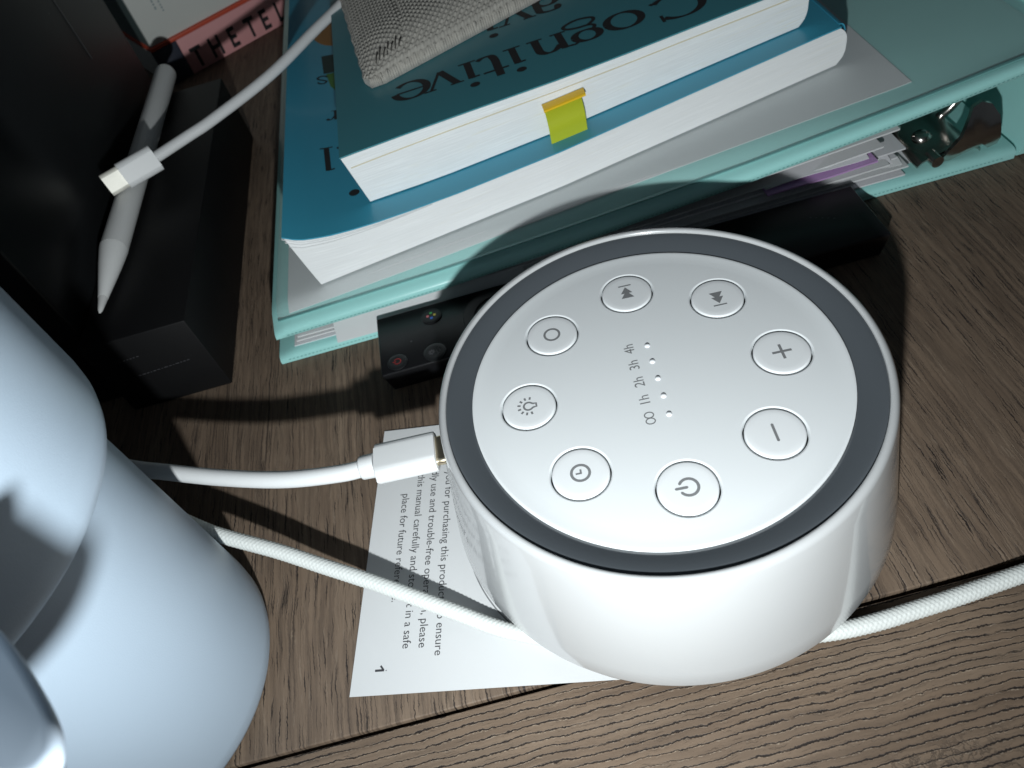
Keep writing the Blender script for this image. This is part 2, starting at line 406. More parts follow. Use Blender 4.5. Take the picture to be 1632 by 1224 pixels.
# ------------------------------------------------------------------ the sound machine
Z0 = 4.8                                      # lower edge of the shell; three feet carry it above the cord
sm = thing('sound_machine', (0, 0, 0), 'round white bedside sound machine with grey ring and eight round buttons', 'sound machine')
def cen(z):
    k = max(0.0, min(1.0, (40 - z) / (40 - Z0))); return (-.65 * k, -3.3 * k)
RB = 54.6
wall = [(30, Z0), (RB - 1.2, Z0), (RB - .5, Z0 + .15), (RB - .1, Z0 + .55), (RB, Z0 + 1.1)]
wall += [(RB + (50.25 - RB) * k / 8, Z0 + 1.1 + (38.4 - Z0 - 1.1) * k / 8) for k in range(1, 9)]
wall += [(50.12, 38.95), (49.85, 39.45), (49.45, 39.8), (49.0, 39.92), (48.6, 39.85), (48.36, 39.6), (48.3, 39.2), (48.3, 36.0)]
obj('body', lathe(wall, 160, cen), M['white'], sm, smooth=40)
rg = [(48.28, 36.0), (48.28, 38.95), (48.05, 39.05), (47.6, 39.0), (46.9, 38.8), (45.6, 38.35), (44.2, 37.75), (43.0, 37.2), (42.5, 36.95), (42.5, 35.5)]
obj('light_ring', lathe(rg, 160), M['ring'], sm, smooth=40)
ZP = 37.3; PR = 42.4; RBTN = 29.07; A0 = math.radians(85.873)
# panel: flat plate with eight real holes, turned-up rim
bm = bmesh.new(); edges = []
def loop(cx, cy, r, n, z):
    vs = [bm.verts.new((cx + r * math.cos(2 * math.pi * k / n), cy + r * math.sin(2 * math.pi * k / n), z)) for k in range(n)]
    es = [bm.edges.new((vs[k], vs[(k + 1) % n])) for k in range(n)]; return vs, es
pv, pe = loop(0, 0, 38.5, 128, ZP); allE = list(pe); holes = []
for k in range(8):
    a = A0 - k * math.pi / 4; hv, he = loop(RBTN * math.cos(a), RBTN * math.sin(a), 6.95, 48, ZP); allE += he; holes.append((hv, RBTN * math.cos(a), RBTN * math.sin(a)))
bmesh.ops.triangle_fill(bm, use_beauty=True, use_dissolve=False, edges=allE)
def ringdown(prev, cx, cy, r, z, n):
    new = [bm.verts.new((cx + r * math.cos(2 * math.pi * k / n), cy + r * math.sin(2 * math.pi * k / n), z)) for k in range(n)]
    for k in range(n): bm.faces.new((prev[k], prev[(k + 1) % n], new[(k + 1) % n], new[k]))
    return new
for hv, cx, cy in holes:
    v = ringdown(hv, cx, cy, 6.72, ZP - .06, 48); v = ringdown(v, cx, cy, 6.55, ZP - .28, 48); v = ringdown(v, cx, cy, 6.52, ZP - 1.6, 48)
v = pv
for r, z in ((39.6, ZP + .02), (40.8, ZP + .08), (41.7, ZP + .17), (42.15, ZP + .20), (42.35, ZP + .14), (PR, ZP + .0), (PR, ZP - 1.2)): v = ringdown(v, 0, 0, r, z, 128)
bmesh.ops.recalc_face_normals(bm, faces=bm.faces[:])
po = obj('panel', bm, M['panel'], sm, smooth=50)
for p_ in po.data.polygons:
    if p_.normal.z > .99999: p_.use_smooth = False
XD = Vector((math.cos(A0), math.sin(A0), 0)); YD = Vector((-math.sin(A0), math.cos(A0), 0)); ZD = Vector((0, 0, 1))
names = ['fast_forward', 'rewind', 'plus', 'minus', 'power', 'timer', 'lamp', 'sound']
for k in range(8):
    a = A0 - k * math.pi / 4; cx, cy = RBTN * math.cos(a), RBTN * math.sin(a)
    pr = [(0.01, ZP + .16), (4.6, ZP + .16), (5.75, ZP + .15), (5.98, ZP + .10), (6.14, ZP - .04), (6.20, ZP - .25), (6.20, ZP - 1.5)]
    b = obj('button', lathe(pr, 56, lambda z: (cx, cy)), M['button'], sm, smooth=40)
    b['label'] = 'round white button with a printed grey %s mark' % names[k].replace('_', ' ')
    I = Print((Vector((cx, cy, ZP + .16)), XD, YD, ZD), .02); w = .62
    nm = names[k]
    if nm in ('fast_forward', 'rewind'):
        s = 1 if nm == 'fast_forward' else -1
        for x0, hw, ln_ in ((-1.85, 1.62, 2.5), (-.2, 1.45, 2.2)):
            t = [(s * x0, -hw), (s * (x0 + ln_), 0), (s * x0, hw)]; I.poly(t if s > 0 else t[::-1])
        I.ribbon([(s * 2.55, -1.6), (s * 2.55, 1.6)], .38)
    elif nm == 'plus':
        I.ribbon([(-2.15, 0), (2.15, 0)], w); I.ribbon([(0, -2.15), (0, 2.15)], w)
    elif nm == 'minus':
        I.ribbon([(-2.0, 0), (2.0, 0)], .58)
        for s in (-1, 1): I.disc(2.0 * s, 0, .29)
    elif nm == 'power':
        I.arc(0, -.25, 1.95, 122, 418, w); I.ribbon([(0, .1), (0, 2.35)], w)
        for aa in (122, 418): I.disc(1.95 * math.cos(math.radians(aa)), -.25 + 1.95 * math.sin(math.radians(aa)), .25)
        for yy in (.1, 2.35): I.disc(0, yy, .25)
    elif nm == 'timer':
        I.arc(0, 0, 1.95, 0, 360, .6, closed=True, n=40); I.ribbon([(-.12, 1.05), (-.12, -.27)], .42); I.ribbon([(-.12, -.1), (.85, -.1)], .42)
    elif nm == 'lamp':
        pts = [(-.5, -1.75), (-.5, -1.2), (-.62, -.85)] + [(1.08 * math.cos(math.radians(q)), .1 + 1.08 * math.sin(math.radians(q))) for q in range(222, -43, -12)] + [(.62, -.85), (.5, -1.2), (.5, -1.75)]
        I.ribbon(pts, .46, closed=True)
        for q in range(-15, 196, 30):
            c_, s_ = math.cos(math.radians(q)), math.sin(math.radians(q)); I.ribbon([(1.85 * c_, .1 + 1.85 * s_), (2.6 * c_, .1 + 2.6 * s_)], .46)
    else:
        I.arc(0, 0, 1.85, 0, 360, .56, closed=True, n=40)
    I.out('mark', M['mark'], b)
LED = [(1.7, 10.3), (1.35, 5.25), (1.0, 0.0), (.65, -5.15), (.2, -10.35)]
LBL = ['4h', '3h', '2h', '1h', None]
for (x, y), t in zip(LED, LBL):
    pr = [(.01, ZP + .42), (.3, ZP + .38), (.52, ZP + .26), (.66, ZP + .08), (.68, ZP - .3)]
    obj('indicator_light', lathe(pr, 20, lambda z: (x, y)), M['led'], sm)
    c = Vector((x, y, ZP)) + YD * 4.25
    if t:
        text('lettering', t, (c - YD * 1.05 + XD * .1, XD, YD, ZD), M['mark'], sm, scale=3.4, sx=.92)
    else:
        I = Print((c, XD, YD, ZD), .03)
        for s in (-1, 1): I.arc(s * .82, 0, .78, 0, 360, .27, ry=1.0, closed=True, n=26)
        I.out('lettering', M['mark'], sm)
for x, y in ((0, 34), (-30, 8), (30, -14)):
    obj('foot', lathe([(.01, Z0 + .2), (5, Z0 + .2), (5, .75), (4.6, .55), (.01, .55)], 24, lambda z: (x, y)), M['rubber'], sm, smooth=40)
obj('base_plate', lathe([(.01, Z0 - .05), (40, Z0 - .05), (40, Z0 + .6), (.01, Z0 + .6)], 64, lambda z: (-.6, -3.3)), M['rubber'], sm, smooth=40)

# ------------------------------------------------------------------ manual under it
mo = Vector((-88.0, -38.4, 0)); e1 = Vector((.983, -.185, 0)); e2 = Vector((.185, .983, 0)); UP = Vector((0, 0, 1))
man = thing('manual', tuple(mo), 'white instruction booklet lying open at page 1 under the sound machine', 'booklet')
MW, MH = 68, 76.7
def mpt(u, v, z): return mo + e1 * u + e2 * v + UP * z
for k, (dz, du, dv) in enumerate(((.04, .5, .35), (.2, .25, .15), (.36, 0, 0))):
    def top(u, v): return mpt(du + u * (MW - du), dv + v * (MH - 2 * dv), dz + .13 + .12 * max(0, .12 - u) / .12 * (k * .4))
    def bot(u, v): return top(u, v) - UP * .11
    V, Q, U = slab(24, 8, top, bot); obj('page', (V, Q), M['paper'], man, smooth=30)
ZT = .36 + .13
lines_ = [(21.0, 'Thank you for purchasing this product. To ensure'), (16.85, 'friendly use and trouble-free operation, please'),
          (12.8, 'read this manual carefully and store it in a safe'), (8.75, 'place for future reference.')]
k0 = None
V_, Q_ = font_mesh('place for future reference.'); k0 = 31.4 / (max(v.x for v in V_) - min(v.x for v in V_))
for u, t in lines_:
    text('lettering', t, (mpt(u - .85, 38.3, ZT), -e2, e1, UP), M['ink2'], man, scale=k0)
I = Print((mpt(4.3, 5.7, ZT), -e2, e1, UP), .03); I.ribbon([(0, 0), (0, 3.6)], .55); I.ribbon([(-1.1, 2.6), (-.1, 3.4)], .45); I.out('page_number', M['ink2'], man)
I = Print((Vector((-15.6, -8.6, ZT)), Vector((1, 0, 0)), Vector((0, 1, 0)), UP), .03)
I.arc(0, 0, 38.9, 120, 250, .32, n=60); I.arc(0.3, 0, 37.6, 125, 245, .26, n=60); I.arc(3, -1, 33.5, 120, 240, .16, n=50)
I.out('drawing', M['mark'], man)
I = Print((mpt(0, 0, ZT), e1, e2, UP), .03); I.disc(8.4, 5.6, .16); I.out('ink_spot', M['mark'], man)

# ------------------------------------------------------------------ cable plugged into the machine
uc = thing('charging_cable', (-72, 3.6, 0), 'smooth white cable plugged into the side of the sound machine', 'cable')
zc = 29.0
path = resample(crom([(-71.2, 3.9, zc + .1), (-77.9, 3.9, zc + .6), (-92.2, 6.9, 29.4), (-109, 12.9, 29.4), (-128.6, 21.4, 29.4), (-150, 31, 28), (-176, 33, 22), (-205, 20, 12), (-235, -5, 3), (-270, -40, 2.3), (-320, -60, 2.3)], 10), 1.2)
obj('cable', tube(path, 2.15, 20), M['cable'], uc)
px = Vector((1, -.06, 0)).normalized(); py = Vector((.06, 1, 0)).normalized()
pc = Vector((-69.6, 4.1, zc))
def plugprof(w, h, r, fr, th, bev): return prism(rrect(w, h, r, 6), th, fr, bev, 2)
obj('plug', plugprof(10.4, 5.6, 2.4, (pc + px * 1.2, py, UP, px), 15.0, .35), M['cable'], uc, smooth=50)
obj('strain_relief', tube([Vector((-72.6, 4.2, zc)) + px * t for t in (0, .3, .6, 3.9)], lambda i, a: (2.5, 2.85, 2.95, 3.05)[i], 24), M['cable'], uc, smooth=50)
obj('contact', plugprof(8.2, 2.5, 1.2, (pc + px * 16.0, py, UP, px), 3.2, .1), M['gold'], uc, smooth=50)

# ------------------------------------------------------------------ braided cord: helical strands pressed into the tube
bc = [(150, -42, 2.3), (112, -46.4, 2.3), (90, -48.8, 2.3), (64.9, -50.6, 2.3), (42.9, -52.2, 2.3), (21.3, -52.3, 2.3), (-8, -47.0, 2.35), (-30, -41, 2.5), (-47.4, -33.9, 2.9), (-60.5, -26.0, 5.2), (-77, -15.9, 8.6),
      (-89.7, -8.6, 11), (-100.7, -2.4, 13.6), (-116.2, 5.4, 17.2), (-135, 17.5, 19), (-160, 24, 20), (-190, 14, 14), (-218, -15, 4), (-240, -60, 2.3), (-262, -110, 2.3)]
pp = resample(crom(bc, 12), .27)
def braid(i, a):
    s = i * .27; ph = s / 1.05 * 2 * math.pi / 2
    A = math.sin(7 * a + ph * 2); B = math.sin(7 * a - ph * 2)
    over = math.sin(6 * a) * math.sin(ph * 2)
    return 1.84 + .13 * max(A, B) + .05 * (A * B) + .02 * over
cord = obj('braided_cord', tube(pp, braid, 40), M['braid'], None, origin=(42, -52, 0))
tag(cord, 'white braided fabric cord running under the sound machine', 'cord')

# ------------------------------------------------------------------ remote control
rm = thing('remote_control', (8, 64, 0), 'slim black remote control lying between sound machine and ring binder', 'remote')
rb = obj('body', box([(-69.5, 52.4, .1), (86.5, 52.4, .1), (86.5, 75.6, .1), (-69.5, 75.6, .1), (-71, 51.3, 9), (88, 51.3, 9), (88, 77.0, 9), (-71, 77.0, 9)], .7, 3), M['blackg'], rm, smooth=40)
XR = Vector((0, -1, 0)); YR = Vector((-1, 0, 0))      # top of the remote points to the left
def rbtn(x, y, r, h=.5, m='black'):
    return obj('button', lathe([(.01, 9 + h * .75), (r * .6, 9 + h * .9), (r * .88, 9 + h), (r, 9 + h * .6), (r, 8.6)], 32, lambda z: (x, y)), M[m], rm, smooth=50)
b = rbtn(-52.7, 71.0, 3.4); I = Print((Vector((-52.7, 71, 9.47)), XR, YR, UP), .02)
for (dx, dy), c in zip(((.0, 1.15), (-1.15, 0), (0, -1.15), (1.15, 0)), ('pinkd', 'greend', 'yeld', 'blued')):
    J = Print((Vector((-52.7, 71, 9.47)), XR, YR, UP), .02); J.disc(dx, dy, .5); J.out('dot', M[c], b)
b = rbtn(-65.4, 55.2, 3.2); I = Print((Vector((-65.4, 55.2, 9.47)), XR, YR, UP), .02); I.arc(0, -.1, 1.05, 120, 420, .3); I.ribbon([(0, .3), (0, 1.4)], .3); I.out('mark', M['redp'], b)
b = rbtn(-53.4, 55.0, 3.6); I = Print((Vector((-53.4, 55, 9.47)), XR, YR, UP), .02)
I.arc(0, .9, .55, 0, 360, .4, closed=True)
for q in range(0, 360, 45): c_, s_ = math.cos(math.radians(q)), math.sin(math.radians(q)); I.ribbon([(.7 * c_, .9 + .7 * s_), (1.1 * c_, .9 + 1.1 * s_)], .34)
I.ribbon([(-1.5, -1.6), (-.9, -1.0)], .24); I.arc(0, -1.2, .55, 30, 300, .24); I.ribbon([(1.0, -1.7), (1.0, -.8)], .24); I.ribbon([(1.0, -1.25), (1.6, -.9)], .24); I.out('mark', M['greyprint'], b)
I = Print((Vector((-60.3, 62.5, 9.0)), XR, YR, UP), .02); I.disc(0, 0, .35); I.out('microphone_hole', M['greyprint'], rm)
obj('navigation_ring', lathe([(7.5, 8.8), (7.8, 9.5), (9.5, 9.75), (11.2, 9.6), (11.6, 8.8)], 56, lambda z: (-31.5, 64.2)), M['black'], rm, smooth=50)
rbtn(-31.5, 64.2, 7.0, .35)
I = Print((Vector((70, 68, 9.0)), Vector((1, 0, 0)), Vector((0, 1, 0)), UP), .02)
for k in range(5): I.ribbon([(k * 1.5, -.5 - k * .8), (k * 1.5 + .7, -.5 - k * .8)], .35)
I.out('lettering', M['greyprint'], rm)

# ------------------------------------------------------------------ ring binder
def lerpt(x, T):
    if x <= T[0][0]: return T[0][1]
    for (a, b), (c, d) in zip(T, T[1:]):
        if x <= c: return b + (d - b) * (x - a) / (c - a)
    return T[-1][1]
def zcov(x, y):
    pl = 17.0 + .0625 * (x + 103)
    fr = lerpt(x, [(-103, 14.6), (-45, 16.2), (0, 19.2), (55, 24.0), (107, 30.3), (136, 34.3), (165, 38)])
    k = max(0.0, min(1.0, (y - 78) / 11)); k = k * k * (3 - 2 * k)
    if x > 107: pl = 30.1 + (x - 107) * .12
    return fr + (pl - fr) * k
bd = thing('ring_binder', (20, 220, 0), 'mint green ring binder with clear cover pocket lying under two teal books', 'binder')
BX0, BX1, BY0, BY1 = -104.0, 156.0, 77.9, 372.0
def yy(v): return BY0 + (BY1 - BY0) * (v ** 2.2)
def edge(u, v, t):                                     # soft rounded rim of a padded board
    x = BX0 + (BX1 - BX0) * u; y = yy(v)
    return x, y
V, Q, U = slab(60, 40, lambda u, v: (edge(u, v, 0)[0], edge(u, v, 0)[1], zcov(*edge(u, v, 0)) - 1.5 * math.exp(-(edge(u, v, 0)[1] - BY0) / .8) - 1.5 * math.exp(-(edge(u, v, 0)[0] - BX0) / .8)),
                       lambda u, v: (edge(u, v, 0)[0], edge(u, v, 0)[1], zcov(*edge(u, v, 0)) - 4.2 + .7 * math.exp(-(edge(u, v, 0)[1] - BY0) / .8)))
fc = obj('front_cover', (V, Q), M['mint'], bd, smooth=60)
V, Q, U = slab(40, 30, lambda u, v: (-107 + 251 * u, yy(v) - .2, 3.9 - 1.2 * math.exp(-(yy(v) - BY0) / .8) - 1.2 * math.exp(-251 * u / .8)), lambda u, v: (-107 + 251 * u, yy(v) - .2, .25))
lc = obj('back_cover', (V, Q), M['mint'], bd, smooth=60)
def spt(u, v, off): 
    z = .6 + u * 36; x = 145 + 7.5 * math.sin(u * math.pi) * .5 + 10 * u + off
    return (x, yy(v) + .4, z)
V, Q, U = slab(16, 30, lambda u, v: spt(u, v, 0), lambda u, v: spt(u, v, 3.4)); obj('spine', (V, Q), M['mint'], bd, smooth=60)
# weld seams of the vinyl: rows of short pressed dashes along the front edges
def dashes(fn, x0, x1, parent):
    Vv = []; Qq = []; x = x0
    while x < x1:
        b = len(Vv); a0, a1 = fn(x), fn(x + .75)
        for p in (a0, a1): Vv += [Vector(p) + Vector((0, -.16, .28)), Vector(p) + Vector((0, -.16, 0))]
        Qq.append((b, b + 1, b + 3, b + 2)); x += 1.35
    o = obj('weld_seam', (Vv, Qq), M['mintdark'], parent, smooth=False); o['kind'] = 'stuff'
dashes(lambda x: (x, BY0, zcov(x, BY0) - 2.9), -100, 150, fc); dashes(lambda x: (x, BY0 - .2, 1.5), -104, 140, lc)
# grey sheet behind the clear pocket and the pocket film
def ins(u, v, dz):
    x = -97.5 + 208 * u; y = 83.2 + .036 * (x + 97.5) + 190 * v * (1 + 0 * u); return (x + .0 * v, y, zcov(x, y) + dz)
V, Q, U = slab(50, 30, lambda u, v: ins(u, v ** 1.5, .32), lambda u, v: ins(u, v ** 1.5, .10)); obj('cover_sheet', (V, Q), M['insert'], bd, smooth=30)
fm = bpy.data.materials.new('clear vinyl film'); fm.use_nodes = True; nt = fm.node_tree
b_ = nt.nodes["Principled BSDF"]; b_.inputs["Base Color"].default_value = (.85, .95, .93, 1); b_.inputs["Roughness"].default_value = .28; b_.inputs["Transmission Weight"].default_value = 0
tr = nt.nodes.new("ShaderNodeBsdfTransparent"); tr.inputs[0].default_value = (.97, .98, .98, 1); mxs = nt.nodes.new("ShaderNodeMixShader"); mxs.inputs[0].default_value = .10
nzf = nt.nodes.new("ShaderNodeTexNoise"); nzf.inputs["Scale"].default_value = 90; bpf = nt.nodes.new("ShaderNodeBump"); bpf.inputs["Strength"].default_value = .25; bpf.inputs["Distance"].default_value = .0004
tcf = nt.nodes.new("ShaderNodeTexCoord"); nt.links.new(tcf.outputs["Object"], nzf.inputs["Vector"]); nt.links.new(nzf.outputs["Fac"], bpf.inputs["Height"]); nt.links.new(bpf.outputs[0], b_.inputs["Normal"])
nt.links.new(tr.outputs[0], mxs.inputs[1]); nt.links.new(b_.outputs[0], mxs.inputs[2]); nt.links.new(mxs.outputs[0], nt.nodes["Material Output"].inputs[0])
def filmf(u, v, dz):
    x = -101.5 + 252 * u; y = 81.2 + 285 * v; return (x, y, zcov(x, y) + dz)
V, Q, U = slab(50, 36, lambda u, v: filmf(u, v ** 1.6, .58), lambda u, v: filmf(u, v ** 1.6, .44)); obj('clear_pocket', (V, Q), fm, bd, smooth=60)
V, Q, U = slab(60, 1, lambda u, v: (-101.5 + 252 * u, 81.0 + 1.0 * v, zcov(-101.5 + 252 * u, 81.5) + .72), lambda u, v: (-101.5 + 252 * u, 81.0 + 1.0 * v, zcov(-101.5 + 252 * u, 81.5) + .40)); obj('pocket_seam', (V, Q), M['mintdark'], bd, smooth=60)
# ring mechanism
def plate(u, v, t):
    x = 113 + 21 * u; return (x, 81.5 + 250 * v, 4.6 + 3.6 * math.sin(math.pi * u) ** .6 - t)
V, Q, U = slab(16, 4, lambda u, v: plate(u, v, 0), lambda u, v: plate(u, v, .7)); obj('ring_plate', (V, Q), M['chrome'], bd, smooth=50)
for yr in (101, 190, 280):
    pts = [Vector((123.5 + 13.5 * math.cos(math.radians(a)), yr, 16 + 11.5 * math.sin(math.radians(a)))) for a in range(-60, 250, 8)]
    obj('ring', tube(pts, 1.5, 14), M['chrome'], bd)
lev = [(119.6, 4.6), (120.6, 9.5), (123.5, 14.2), (126.0, 18.4), (128.0, 20.9), (131.0, 21.6), (133.8, 20.6), (135.6, 17.6), (136.2, 13.5), (137.6, 9.5), (137.9, 6.6), (135.5, 5.4), (133.2, 8.4), (130.0, 7.6), (127.0, 6.2), (123.5, 4.4)]
lv = bmesh.new(); ring0 = []; ring1 = []
for x, z in lev:
    by = 80.6 - 2.4 * math.sin(max(0, (z - 5)) / 17 * math.pi) + max(0, z - 16) * .55
    ring0.append(lv.verts.new((x, by, z))); ring1.append(lv.verts.new((x, by + 1.3, z)))
c0 = lv.verts.new((128.5, 77.6, 12)); c1 = lv.verts.new((128.5, 79.1, 12)); n_ = len(lev)
for i in range(n_):
    j = (i + 1) % n_
    lv.faces.new((ring0[i], ring0[j], c0)); lv.faces.new((ring1[j], ring1[i], c1)); lv.faces.new((ring0[j], ring0[i], ring1[i], ring1[j]))
bmesh.ops.recalc_face_normals(lv, faces=lv.faces[:]); obj('release_lever', lv, M['chrome'], bd, smooth=60)
obj('lever_hinge', tube([Vector((118.2, y, 6.2)) for y in (79.2, 84)], 2.0, 16), M['chrome'], bd, smooth=50)
obj('rivet', lathe([(.01, 9.6), (2.0, 9.2), (3.0, 8.2), (3.1, 7.4)], 20, lambda z: (119.5, 92)), M['chrome'], bd)

# papers filed in it
ps = thing('paper_stack', (0, 90, 4.2), 'uneven stack of white papers filed inside the mint binder', 'papers')
sheets = [(-101, 108, 80.6, 4.2, 4.6, 'paper2', 0), (-100, 110, 81.8, 4.9, 6.0, 'paper', 0), (-88, 107, 83.5, 5.6, 8.0, 'paper2', .6), (-99, 103, 82.2, 6.3, 9.0, 'paper', 0),
          (-96, 100, 84.5, 7.0, 10.2, 'paper', .8), (-101, 109, 83.0, 7.7, 11.6, 'paper2', 0), (62, 98, 80.6, 11.2, 12.5, 'purple', 0), (-93, 101, 83.6, 8.8, 13.8, 'paper', 1.0), (-101, 105, 82.4, 9.6, 20.5, 'paper', 0)]
for k, (x0, x1, y0, za, zb, m_, cu) in enumerate(sheets):
    def top(u, v):
        x = x0 + (x1 - x0) * u; y = y0 + .004 * (k % 3 - 1) * (x - x0) + 210 * v ** 2
        return (x, y, za + (zb - za) * u ** 1.6 + cu * max(0, u - .86) * 9 * (1 - v) + .12 * math.sin(u * 9 + k))
    V, Q, U = slab(30, 6, top, lambda u, v: Vector(top(u, v)) - UP * .5); obj('divider' if m_ == 'purple' else 'sheet', (V, Q), M[m_], ps, smooth=30)
def bent(x0, x1, y0, y1, zf, th=.2):
    return slab(16, 12, lambda u, v: (x0 + (x1 - x0) * u + (4 if v < .2 else 0) * 0, y0 + (y1 - y0) * v, zf(u, v)), lambda u, v: (x0 + (x1 - x0) * u, y0 + (y1 - y0) * v, zf(u, v) - th))
V, Q, U = bent(-86, -20, 76.6, 150, lambda u, v: 11.0 - 7.0 * (1 - v) ** 9 + .3 * u); lp = obj('loose_sheet', (V, Q), M['paper'], None, smooth=30, origin=(-50, 90, 10))
tag(lp, 'white sheet poking out of the binder beside the remote control', 'paper')
for k in range(5):
    x0 = 88 + 4.2 * k; zb = 17.5 - 2.6 * k
    V, Q, U = bent(x0 - 26, x0 + 8, 82.5 + .8 * (k % 2), 120, lambda u, v: zb - 5.5 + 3.4 * u - 2.0 * (1 - v) ** 6 * u + .5 * math.sin(5 * u + k)); obj('sheet', (V, Q), M['paper' if k % 2 else 'paper2'], ps, smooth=30)

# ------------------------------------------------------------------ the two textbooks
def zpl(x, h): return 15 + h + .0625 * (x + 103)
def b1y(x): return lerpt(x, [(-92, 88.4), (-85, 89.1), (0, 97.1), (98, 111.3)])
B1T = [(-92, 41.4), (-89.3, 40.9), (-85.1, 38.0), (-80, 36.7), (-75.5, 35.9), (-68, 35.2), (-60.7, 34.9), (-48, 34.9), (-33.8, 35.2), (2, 37.2), (44.7, 40.0), (76.7, 42.0), (92, 42.9), (99, 43.2)]
def b1top(x): return lerpt(x, B1T)
def b1bot(x): return zcov(x, 95) + .75
def book(name, label, x0b, x0t, x1, yf, zt, zb, depth, mcov, mpag, over):
    t = thing(name, ((x0b + x1) / 2, yf(0) + depth / 2, zb(0)), label, 'book')
    nx, nz = 70, 14
    rr = 5.0
    def pt(s, k, d):                                   # s along the width, k up through the pages, d depth 0..1
        x0 = x0b + (x0t - x0b) * k; xe = x1 - rr * .55 * (abs(2 * k - 1) ** 3.2)
        x = x0 + (xe - x0) * s; z = zb(x) + .35 + (zt(x) - zb(x) - .7) * k
        return Vector((x, yf(x) + .25 * math.sin(k * 31) * .12 + depth * d, z))
    V = []; Q = []; U = []; w = nz + 1
    for d in (0, 1):
        for i in range(nx + 1):
            for k in range(nz + 1): V.append(pt(i / nx, k / nz, d)); U.append((i / nx * 6, k / nz))
    off = (nx + 1) * w
    for i in range(nx):
        for k in range(nz):
            q = (i * w + k, (i + 1) * w + k, (i + 1) * w + k + 1, i * w + k + 1); Q.append(q); Q.append(tuple(off + a for a in q[::-1]))
    for k in range(nz):
        Q.append((k, k + 1, off + k + 1, off + k)); a = nx * w + k; Q.append((a, off + a, off + a + 1, a + 1))
    for i in range(nx):
        a, b = i * w + nz, (i + 1) * w + nz; Q.append((a, b, off + b, off + a)); a, b = i * w, (i + 1) * w; Q.append((a, off + a, off + b, b))
    obj('page_block', (V, Q), mpag, t, smooth=40, uvs=U)
    def cv(u, v, dz):
        x = x0t - over + (x1 - rr * .5 - x0t + over) * u; return Vector((x, yf(x) - .05 + depth * v, zt(x) + dz))
    Vc, Qc, _ = slab(70, 4, lambda u, v: cv(u, v, .15), lambda u, v: cv(u, v, -.22)); f = obj('front_cover', (Vc, Qc), mcov, t, smooth=40)
    def cb(u, v, dz):
        x = x0b + (x1 - rr * .5 - x0b) * u; return Vector((x, yf(x) + 1.4 + (depth - 1.4) * v, zb(x) + dz))
    Vc, Qc, _ = slab(50, 4, lambda u, v: cb(u, v, .32), lambda u, v: cb(u, v, .02)); obj('back_cover', (Vc, Qc), mcov, t, smooth=40)
    def sp(u, v, o):                                   # rounded spine, wraps the right end
        a = -math.pi / 2 + math.pi * u; zm = (zt(x1) + zb(x1)) / 2; hh = (zt(x1) - zb(x1)) / 2
        x = x1 - rr * .5 + (rr * .5 + o) * math.cos(a) ** .6 if abs(math.cos(a)) > 1e-6 else x1 - rr * .5
        return Vector((x, yf(x1) + 1.6 + (depth - 1.6) * v, zm + (hh + o - .1) * math.sin(a)))
    Vc, Qc, _ = slab(20, 2, lambda u, v: sp(u, v, .3), lambda u, v: sp(u, v, 0)); obj('spine', (Vc, Qc), mcov, t, smooth=60)
    return t, f
bk1, f1 = book('textbook', 'larger teal paperback lying directly on the mint binder, lower of two', -85.2, -88.6, 99.0, b1y, b1top, b1bot, 232, M['teal1'], M['pages1'], .5)
for k, (dz, cu) in enumerate(((-.9, .35), (-1.7, -.25), (-2.9, -.6))):      # splayed leaves at the open corner
    def lf(u, v, t):
        x = -89.4 + k * .5 + 46 * u; return Vector((x, b1y(x) - .12 - .05 * k + 120 * v, b1top(x) + dz * (1 - u) - .45 * u - t + cu * max(0, .16 - u) * 4))
    V, Q, U = slab(24, 3, lambda u, v: lf(u, v, 0), lambda u, v: lf(u, v, .22)); obj('leaf', (V, Q), M['paper'], bk1, smooth=30)

def b2y(x): return lerpt(x, [(-66, 101.6), (-61.6, 102.2), (-31.8, 105), (4.5, 108), (48.3, 113.6), (90, 118.8)])
def b2top(x): return lerpt(x, [(-66, 53.2), (-45, 53.7), (-13, 54.2), (28, 54.9), (72, 56.2), (90, 57)])
def b2bot(x): return max(lerpt(x, B1T) + .2, 35.2)
bk2, f2 = book('textbook', 'smaller dark teal paperback titled Cognitive, on top of the other book', -61.8, -65.0, 88.5, b2y, b2top, b2bot, 222, M['teal2'], M['pages2'], .3)
V, Q, U = slab(40, 2, lambda u, v: (-63.2 + 148 * u, b2y(-63.2 + 148 * u) - .16 + 60 * v, b2top(-63.2 + 148 * u) - 4.2 + 1.1 * math.sin(u * 2.2)), lambda u, v: (-63.2 + 148 * u, b2y(-63.2 + 148 * u) - .16 + 60 * v, b2top(-63.2 + 148 * u) - 4.5 + 1.1 * math.sin(u * 2.2))); obj('leaf', (V, Q), mat('cream paper', (.62, .56, .40), .75, vary=.05), bk2, smooth=30)

